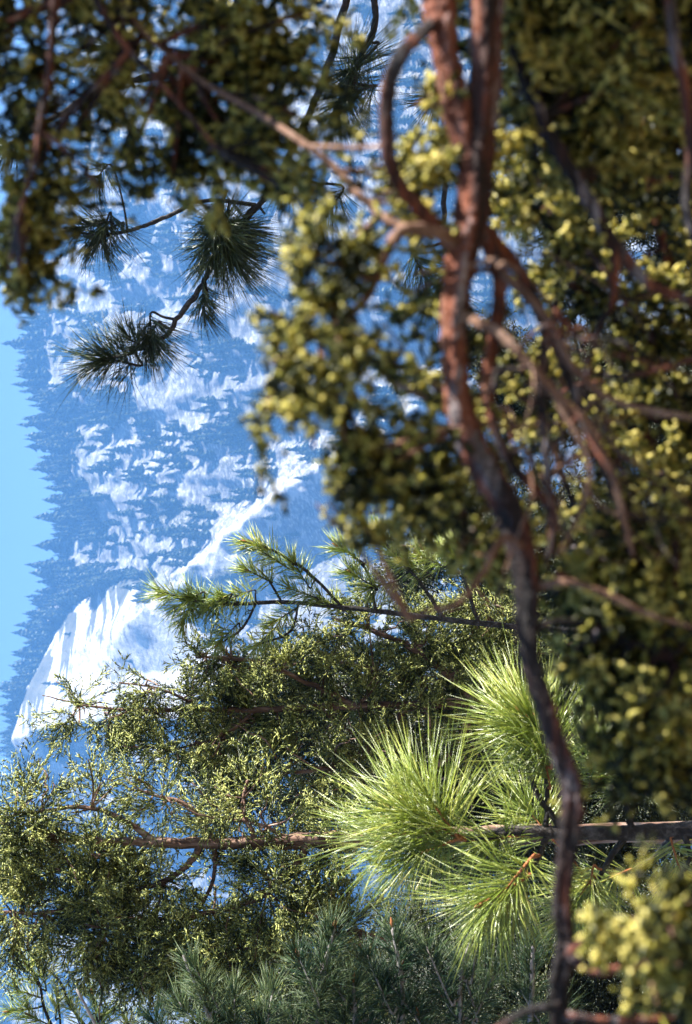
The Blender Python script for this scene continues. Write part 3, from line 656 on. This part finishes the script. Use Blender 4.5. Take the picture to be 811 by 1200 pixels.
# --- the dark pine whose limbs hang in from the top of the picture; unseen boughs are added to it to shade the heart of the bushy cedar
def added_shade_boughs():
    r = np.random.default_rng(55); out = []
    for k in range(60):
        q = P(r.uniform(270, 560), r.uniform(790, 940), 9.1) + SUN_DIR * r.uniform(4.9, 5.7) - CAM; d = q @ F_
        out.append((405.5 - FPX * (q @ U_) / d, 600 - FPX * (q @ R_) / d, *r.normal(0, .6, 2), r.normal(0, .4), r.uniform(1.2, 1.7), d - 6.4))
    return out
ADDED_SHADE = added_shade_boughs(); HX, HY, HD = (float(np.mean([q[i] for q in ADDED_SHADE])) for i in (0, 1, 6))
pine('dark pine with drooping black twigs and needle fans before blue mountain', [(HX - 160, -318), (HX + 60, -324), (120, -330), (260, -335), (500, -340), (800, -345)], 6.4, 34,  # upper stem and first limbs added to carry the shading boughs
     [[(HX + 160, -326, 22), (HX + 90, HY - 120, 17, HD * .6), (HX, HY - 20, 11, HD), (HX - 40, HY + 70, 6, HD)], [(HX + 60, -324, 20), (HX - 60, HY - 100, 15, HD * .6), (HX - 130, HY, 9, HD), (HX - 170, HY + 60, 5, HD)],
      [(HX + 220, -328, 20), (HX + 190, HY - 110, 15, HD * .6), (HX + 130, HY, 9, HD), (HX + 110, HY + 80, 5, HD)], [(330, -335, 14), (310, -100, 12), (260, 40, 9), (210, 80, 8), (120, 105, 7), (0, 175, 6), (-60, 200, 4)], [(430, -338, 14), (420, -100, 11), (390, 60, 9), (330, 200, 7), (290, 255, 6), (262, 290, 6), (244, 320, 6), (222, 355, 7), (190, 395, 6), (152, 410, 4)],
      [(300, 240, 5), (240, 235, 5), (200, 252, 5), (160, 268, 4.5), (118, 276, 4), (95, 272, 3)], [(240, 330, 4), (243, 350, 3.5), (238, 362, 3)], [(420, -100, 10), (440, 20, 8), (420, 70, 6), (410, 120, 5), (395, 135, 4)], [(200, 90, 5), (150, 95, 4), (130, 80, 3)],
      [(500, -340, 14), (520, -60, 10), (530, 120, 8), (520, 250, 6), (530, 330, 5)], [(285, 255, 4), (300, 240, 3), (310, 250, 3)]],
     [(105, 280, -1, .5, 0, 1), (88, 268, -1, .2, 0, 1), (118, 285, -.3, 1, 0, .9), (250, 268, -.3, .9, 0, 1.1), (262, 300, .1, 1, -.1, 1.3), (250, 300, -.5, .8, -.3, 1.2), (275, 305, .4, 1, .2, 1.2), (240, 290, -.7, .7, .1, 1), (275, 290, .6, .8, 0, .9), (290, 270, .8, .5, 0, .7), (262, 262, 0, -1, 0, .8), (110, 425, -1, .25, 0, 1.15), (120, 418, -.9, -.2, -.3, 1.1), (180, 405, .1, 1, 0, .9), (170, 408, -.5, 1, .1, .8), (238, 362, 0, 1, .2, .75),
      (150, 395, -.8, -.6, .1, .8), (120, 60, -.8, .3, 0, .9), (130, 75, -.6, -.6, 0, .9), (110, 215, -.6, .7, 0, .7), (410, 85, -.5, .5, 0, 1.1), (420, 70, .3, -.8, 0, 1.1), (395, 130, -.4, .9, 0, 1), (400, 110, -.9, .2, 0, 1), (500, 330, .4, .9, 0, 1), (515, 340, -.3, .9, 0, 1), (330, 220, -.8, .4, 0, .9), (505, 120, -.6, .5, 0, 1), (-10, 180, -.9, .3, 0, 1), (380, 250, -.6, .8, 0, .9)] + ADDED_SHADE,
     PINE_SHADE, seed=13, nl=.175, wd=.0026, n=170, shoot=.12, bud=False, foot=np.array([2.6, 6.3, -.05]))

# --- conifers standing further back, behind everything
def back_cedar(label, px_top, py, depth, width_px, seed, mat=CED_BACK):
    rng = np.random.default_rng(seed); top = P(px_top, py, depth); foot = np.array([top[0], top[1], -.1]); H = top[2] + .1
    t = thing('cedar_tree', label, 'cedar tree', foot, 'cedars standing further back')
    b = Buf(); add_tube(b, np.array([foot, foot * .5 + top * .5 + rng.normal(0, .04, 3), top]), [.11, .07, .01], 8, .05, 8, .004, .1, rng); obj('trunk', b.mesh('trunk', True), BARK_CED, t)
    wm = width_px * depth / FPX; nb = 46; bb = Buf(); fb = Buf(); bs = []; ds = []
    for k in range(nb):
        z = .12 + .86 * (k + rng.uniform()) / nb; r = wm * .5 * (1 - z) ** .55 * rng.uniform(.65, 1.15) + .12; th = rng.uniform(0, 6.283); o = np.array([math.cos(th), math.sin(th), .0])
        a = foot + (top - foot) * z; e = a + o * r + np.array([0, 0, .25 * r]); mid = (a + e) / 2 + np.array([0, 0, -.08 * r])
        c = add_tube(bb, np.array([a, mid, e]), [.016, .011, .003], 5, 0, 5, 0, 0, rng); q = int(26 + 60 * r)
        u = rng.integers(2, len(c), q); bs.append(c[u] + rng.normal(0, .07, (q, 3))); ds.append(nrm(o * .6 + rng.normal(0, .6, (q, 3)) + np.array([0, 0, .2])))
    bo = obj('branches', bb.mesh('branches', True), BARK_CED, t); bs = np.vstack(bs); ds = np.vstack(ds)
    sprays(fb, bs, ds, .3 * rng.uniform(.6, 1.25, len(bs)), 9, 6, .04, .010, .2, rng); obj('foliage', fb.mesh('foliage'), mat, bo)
BACK = [('shaded cedar standing just behind the bushy cedar beside the white rock face', 240, 868, 10.6, 250, 49), ('dark cedar far back, its crown filling the lower left below the olive cedar', 210, 1175, 12.5, 330, 48), ('dark cedar far back between the broad cedar and the crooked red branch', 470, 640, 15, 340, 41), ('dark cedar far back, behind the bright long-needled pine', 470, 960, 14, 300, 42), ('dark cedar far back beneath the bluish pine shoots', 400, 1160, 13, 330, 43),  # first entry is added; its dark leaf colour stands in for shade
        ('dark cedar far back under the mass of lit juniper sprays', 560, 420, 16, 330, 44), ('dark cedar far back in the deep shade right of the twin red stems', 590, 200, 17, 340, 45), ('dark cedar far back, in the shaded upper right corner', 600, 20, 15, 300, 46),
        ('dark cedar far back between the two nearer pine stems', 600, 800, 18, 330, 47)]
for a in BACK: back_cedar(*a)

# ------------------------------------------------------------------ the near juniper
def juniper():
    rng = np.random.default_rng(77)
    foot = np.array([1.02, 1.62, -.05])
    t = thing('juniper_tree', 'near blurred juniper with crooked shaggy red limbs and olive scale sprays', 'juniper tree', foot)
    b = Buf(); tr = add_tube(b, np.array([foot, [1.0, 1.62, .8], [.98, 1.62, 1.6], [1.0, 1.6, 2.2], [.98, 1.58, 2.9], [.94, 1.55, 3.6]]), [.13, .105, .085, .07, .045, .012], 14, .05, 10, .006, .16, rng)
    obj('trunk', b.mesh('trunk', True), BARK_RED, t); lines = [tr]
    D = 1.55
    def limb(path, mat=BARK_RED, sides=16, rough=.085, fl=.14, nm='limb', wob=.022):
        pp = [(q[0], q[1], D + (q[3] if len(q) > 3 else 0), q[2]) for q in path]; p_, r_ = pin(pp); r_ = r_ * .84; bb = Buf()
        c = add_tube(bb, p_, r_, sides, rough, 14, r_.max() * wob, fl, rng); lines.append(c); obj(nm, bb.mesh(nm, True), mat, t)
    limb([(560, -620, 64, .06), (590, -300, 56, .03), (578, -60, 46), (570, 0, 42), (568, 100, 40), (560, 180, 42), (553, 250, 48), (540, 310, 40), (534, 370, 36), (534, 430, 35), (546, 500, 38), (575, 560, 37), (604, 612, 37), (618, 680, 31), (620, 760, 27), (640, 830, 27), (660, 890, 27), (671, 930, 29), (665, 1000, 27), (659, 1060, 25), (663, 1110, 26), (655, 1160, 27), (660, 1215, 22), (690, 1330, 18), (700, 1480, 10)], sides=24, fl=.17)
    limb([(540, -560, 56, .08), (500, -250, 46, .05), (512, -40, 40, .02), (515, 0, 40, .01), (523, 60, 38), (538, 130, 38), (555, 200, 32), (556, 260, 24)], sides=20, fl=.17)
    limb([(515, 20, 18), (494, 40, 18, -.02), (470, 66, 20, -.03), (454, 110, 20, -.03), (455, 180, 20, -.03), (470, 220, 18, -.02), (500, 256, 18, -.01), (528, 290, 16)])
    limb([(540, 290, 18), (510, 272, 16, -.02), (470, 270, 15, -.03), (447, 310, 13, -.04), (428, 352, 12, -.04), (388, 384, 9, -.03), (340, 408, 6, -.02)], BARK_TAN)
    limb([(500, 275, 12, -.02), (455, 258, 11, 0), (425, 232, 11, .03), (395, 200, 11, .05), (355, 167, 9, .06), (300, 132, 8, .12), (250, 104, 7, .2), (200, 66, 6, .26), (160, 28, 6, .3), (120, -40, 4, .3)], BARK_TAN)
    limb([(455, 172, 6, -.03), (400, 173, 6, 0), (352, 170, 5, .04)], BARK_TAN)
    limb([(90, -380, 22, .1), (72, -100, 16, .1), (64, 0, 12, .1), (58, 80, 11, .1), (48, 140, 9, .1), (40, 190, 7, .1), (20, 260, 5, .1)])
    limb([(40, 150, 7, .1), (70, 170, 6, .1), (100, 200, 5, .1), (120, 225, 3, .1)])
    limb([(100, -380, 16, .2), (105, -60, 12, .2), (130, 30, 9, .2), (200, 110, 7, .2), (260, 180, 5, .2)])
    limb([(568, 270, 26, .02), (585, 330, 20, .04), (578, 400, 18, .05), (570, 440, 17, .05), (578, 495, 15, .05), (600, 545, 13, .05), (640, 590, 11, .05), (650, 650, 8, .05)])
    limb([(540, 370, 15, 0), (580, 388, 14, -.03), (618, 425, 13, -.04), (655, 466, 12, -.04), (692, 505, 11, -.04), (722, 570, 9, -.03), (742, 650, 6, -.02)], BARK_TAN)
    limb([(560, 262, 22, .03), (610, 320, 18, .06), (640, 380, 16, .06), (664, 435, 14, .06), (684, 495, 12, .06), (712, 560, 11, .06), (738, 634, 7, .06)])
    limb([(640, 380, 12, .06), (634, 460, 12, .03), (641, 550, 11, .02), (650, 610, 9, .02), (640, 665, 6, .02)])
    limb([(600, 60, 16, .12), (650, 165, 19, .12), (690, 235, 19, .12), (722, 290, 18, .12), (760, 332, 15, .12), (815, 356, 12, .12), (900, 400, 6, .12)])
    limb([(722, 290, 12, .12), (718, 350, 10, .1), (700, 390, 8, .1), (690, 440, 5, .1)])
    limb([(770, -300, 20, .05), (786, 20, 16, .05), (802, 100, 16, .05), (810, 170, 15, .05), (806, 250, 14, .05), (830, 320, 10, .05), (860, 420, 6, .05)])
    limb([(590, 320, 14, .03), (640, 372, 12, .0), (672, 430, 11, -.01), (722, 470, 9, -.01), (815, 490, 7, -.01), (900, 500, 4)], BARK_TAN)
    limb([(684, 495, 10, .06), (735, 600, 9, .06), (815, 608, 7, .06), (900, 620, 4, .06)])
    limb([(664, 435, 10, .06), (740, 440, 8, .08), (815, 420, 6, .08)])
    limb([(650, 466, 9, -.04), (690, 540, 8, -.05), (680, 600, 7, -.05), (655, 650, 5, -.05)], BARK_TAN)
    limb([(620, 690, 12, .01), (660, 682, 10, -.02), (700, 692, 9, -.03), (760, 720, 7, -.03), (830, 740, 4, -.03)], BARK_TAN)
    limb([(622, 738, 12, .02), (660, 728, 10, .03), (720, 742, 8, .05), (815, 790, 5, .05)])
    limb([(612, 640, 12, -.01), (588, 632, 10, -.02), (565, 672, 9, -.03), (535, 708, 8, -.03), (505, 714, 6, -.03), (478, 728, 4, -.03)], BARK_TAN)
    limb([(663, 1105, 16, 0), (690, 1136, 13, -.03), (740, 1132, 10, -.04), (815, 1110, 7, -.05)], BARK_RED)
    limb([(663, 1120, 9, -.02), (700, 1092, 7, -.05), (750, 1078, 6, -.06), (815, 1050, 5, -.06)])
    limb([(655, 1178, 14, -.02), (615, 1186, 11, -.03), (575, 1212, 9, -.03), (520, 1260, 6, -.03)])
    limb([(660, 1190, 14, -.02), (720, 1196, 11, -.03), (815, 1190, 8, -.03)], BARK_RED)
    limb([(980, -320, 30, .2), (900, 0, 24, .25), (870, 300, 20, .25), (850, 600, 16, .25), (860, 900, 12, .25), (850, 1150, 7, .25)])
    limb([(700, -1000, 30, .1), (660, -300, 18, .4), (640, 150, 13, .46), (655, 320, 11, .46), (640, 480, 9, .46), (690, 640, 6, .42)])
    limb([(780, -1000, 30, .1), (770, -250, 18, .4), (760, 180, 13, .46), (785, 330, 11, .46), (750, 450, 9, .44), (790, 620, 6, .4)])
    limb([(655, 320, 8, .46), (720, 380, 6, .44), (735, 460, 5, .42)])
    # the tangle of thin crooked twigs below the fork
    for k in range(40):
        x, y = rng.uniform(560, 690), rng.uniform(290, 560); o = rng.uniform(-.06, .16); path = [(x, y, rng.uniform(3, 7.5), o)]
        dx, dy = rng.uniform(.0, 1.0), rng.uniform(.3, 1.0)
        for q in range(6):
            dx = np.clip(dx + rng.normal(0, .35), -.5, 1.2); dy = np.clip(dy + rng.normal(0, .35), -.1, 1.1); x += dx * 32; y += dy * 32; o += rng.normal(0, .015)
            path.append((x, y, path[0][2] * (1 - (q + 1) / 7.5), o))
        q0 = np.vstack(lines); a0 = P(*path[0][:2], D + path[0][3]); nn = q0[np.linalg.norm(q0 - a0, axis=1).argmin()]
        d0 = (nn - CAM) @ F_; px0, py0 = 405.5 - FPX * ((nn - CAM) @ U_) / d0, 600 - FPX * ((nn - CAM) @ R_) / d0
        limb([(px0, py0, path[0][2] * 1.1, d0 - D)] + path, BARK_TAN if k % 3 == 0 else BARK_RED, 7, .08, .1, 'twig', .25)
    allp = np.vstack(lines)
    # (px, py, radius px, sprays, depth offset)
    dark_ul = [(25, 40, 55, 20, 0.35), (20, 100, 45, 17, 0.32), (90, 5, 40, 9, 0.4), (170, 20, 55, 20, 0.35), (240, 40, 55, 24, 0.3), (310, 30, 50, 24, 0.3), (340, 80, 40, 17, 0.3), (280, 90, 45, 19, 0.35), (110, 150, 30, 8, 0.35), (180, 160, 50, 24, 0.3), (240, 160, 55, 27, 0.3), (300, 160, 45, 20, 0.3), (195, 195, 34, 14, 0.3),
               (262, 180, 34, 12, 0.25), (318, 190, 30, 11, 0.25), (140, 190, 26, 7, 0.3), (345, 230, 26, 6, 0.2), (20, 220, 34, 16, 0.28), (40, 270, 30, 14, 0.28), (15, 290, 28, 14, 0.28), (10, 340, 22, 8, 0.28), (30, 160, 35, 12, 0.3), (350, 140, 30, 8, 0.25), (350, 20, 34, 14, 0.3), (130, 40, 24, 4, 0.4)]
    mid = [(368, 292, 30, 11, -0.07), (356, 338, 28, 6, -0.07), (330, 385, 28, 10, -0.09), (345, 430, 34, 4, -0.09), (395, 420, 36, 4, -0.07), (330, 470, 28, 9, -0.09), (395, 480, 36, 4, -0.07), (380, 340, 32, 4, -0.06), (430, 500, 38, 11, -0.06), (410, 560, 36, 10, -0.04), (450, 560, 40, 18, 0.12), (395, 600, 26, 8, -0.04), (440, 600, 30, 9, 0.12), (490, 560, 32, 11, 0.12), (500, 600, 30, 9, 0.12), (540, 620, 30, 8, 0.12),
           (480, 420, 36, 9, 0.12), (500, 480, 32, 8, 0.12), (430, 380, 34, 4, -0.01), (460, 230, 34, 9, 0.03), (500, 180, 36, 12, 0.03), (480, 130, 34, 8, 0.05), (420, 210, 32, 7, 0.08), (480, 340, 36, 9, 0.12), (410, 290, 28, 5, 0.01), (550, 570, 28, 7, 0.12), (550, 650, 28, 5, 0.12), (450, 450, 30, 8, 0.12)]
    right = [(640, 30, 60, 40, 0.2), (720, 30, 60, 40, 0.2), (790, 30, 55, 30, 0.2), (640, 100, 60, 44, 0.18), (710, 110, 60, 46, 0.18), (780, 120, 60, 40, 0.2), (640, 170, 45, 20, 0.25), (720, 190, 55, 32, 0.22), (790, 210, 55, 21, 0.48), (610, 210, 40, 13, 0.46), (640, 250, 50, 14, 0.48), (600, 280, 36, 8, 0.46), (700, 300, 50, 16, 0.46), (650, 320, 50, 16, 0.48), (780, 290, 55, 21, 0.46), (730, 370, 55, 18, 0.44), (790, 380, 55, 19, 0.44), (680, 390, 45, 12, 0.46),
             (620, 450, 40, 8, 0.44), (740, 440, 55, 17, 0.44), (790, 470, 50, 17, 0.42), (690, 470, 45, 11, 0.46), (610, 520, 38, 8, 0.44), (660, 540, 45, 11, 0.44), (730, 520, 50, 16, 0.42), (790, 550, 50, 17, 0.42), (600, 570, 30, 4, 0.46), (690, 600, 50, 16, 0.4), (760, 620, 55, 19, 0.4), (650, 650, 36, 7, 0.41)]
    low = [(700, 660, 50, 30, .1), (770, 690, 60, 46, .1), (700, 740, 50, 30, .1), (760, 760, 60, 48, .1), (800, 800, 55, 44, .1), (710, 800, 45, 30, .1), (750, 840, 55, 44, .1), (800, 880, 50, 40, .1), (770, 910, 40, 26, .1), (740, 890, 30, 10, .12), (680, 700, 36, 14, .08), (660, 780, 22, 6, .1), (800, 740, 50, 30, .05)]
    btm = [(792, 1085, 32, 7, -0.24), (822, 1060, 36, 9, -0.24), (752, 1120, 36, 9, -0.22), (812, 1120, 45, 15, -0.22), (797, 1175, 36, 12, -0.2), (832, 1180, 45, 16, -0.2)]
    # the crown that shades them: boughs above and to the right of the picture
    crown = [(-140, -60, 130, 60, .27), (-120, -260, 130, 60, .27), (-260, 80, 120, 44, .27), (560, -170, 120, 110, .2), (700, -150, 120, 110, .2), (-300, -200, 140, 50, .27), (-320, -420, 150, 60, .27), (640, -360, 140, 50, .15)]
    for lst, k in ((dark_ul, 1.0), (mid, 1.0), (right, 1.0), (low, 1.0), (btm, 1.0), (crown, .8)):
        big = lst is crown
        for (px, py, rp, ns, off) in lst:
            d = D + off; c = P(px, py, d); r = rp * d / FPX; q = np.linalg.norm(allp - c, axis=1).argmin(); anchor = allp[q]
            bb = Buf(); nt_ = max(3, ns // 6); pts = []
            ends = c + rng.normal(0, .5, (nt_, 3)) * r
            for e in ends:
                midp = (anchor + e) / 2 + rng.normal(0, .15, 3) * r; add_tube(bb, np.array([anchor, midp, e]), [.0026, .002, .001], 5, 0, 5, 0, 0, rng); pts.append(catmull(np.array([anchor, midp, e]), 8))
            tw_ = obj('twigs', bb.mesh('twigs', True), BARK_TAN if lst is mid or lst is btm else BARK_RED, t)
            pts = np.array(pts); u = np.minimum((rng.uniform(.45, 1, ns) ** .7 * 16).astype(int), pts.shape[1] - 1); base = pts[rng.integers(0, nt_, ns), u] + rng.normal(0, .3, (ns, 3)) * r
            out_ = nrm(base - anchor); dr = nrm(out_ * .4 + rng.normal(0, .55, (ns, 3)) + np.array([0, 0, -.25])); fb = Buf()
            if big: sprays(fb, base, dr, .085 * rng.uniform(.7, 1.3, ns), 9, 6, .016, .006, .2, rng)
            else: sprays(fb, base, dr, .036 * rng.uniform(.5, 1.9, ns), 6, 4, .0105 , .0062, .35, rng)
            obj('foliage', fb.mesh('foliage'), JUN_FORE, tw_)
    return t
juniper()
print('scene built', len(bpy.data.objects), sum(len(m.polygons) for m in bpy.data.meshes))
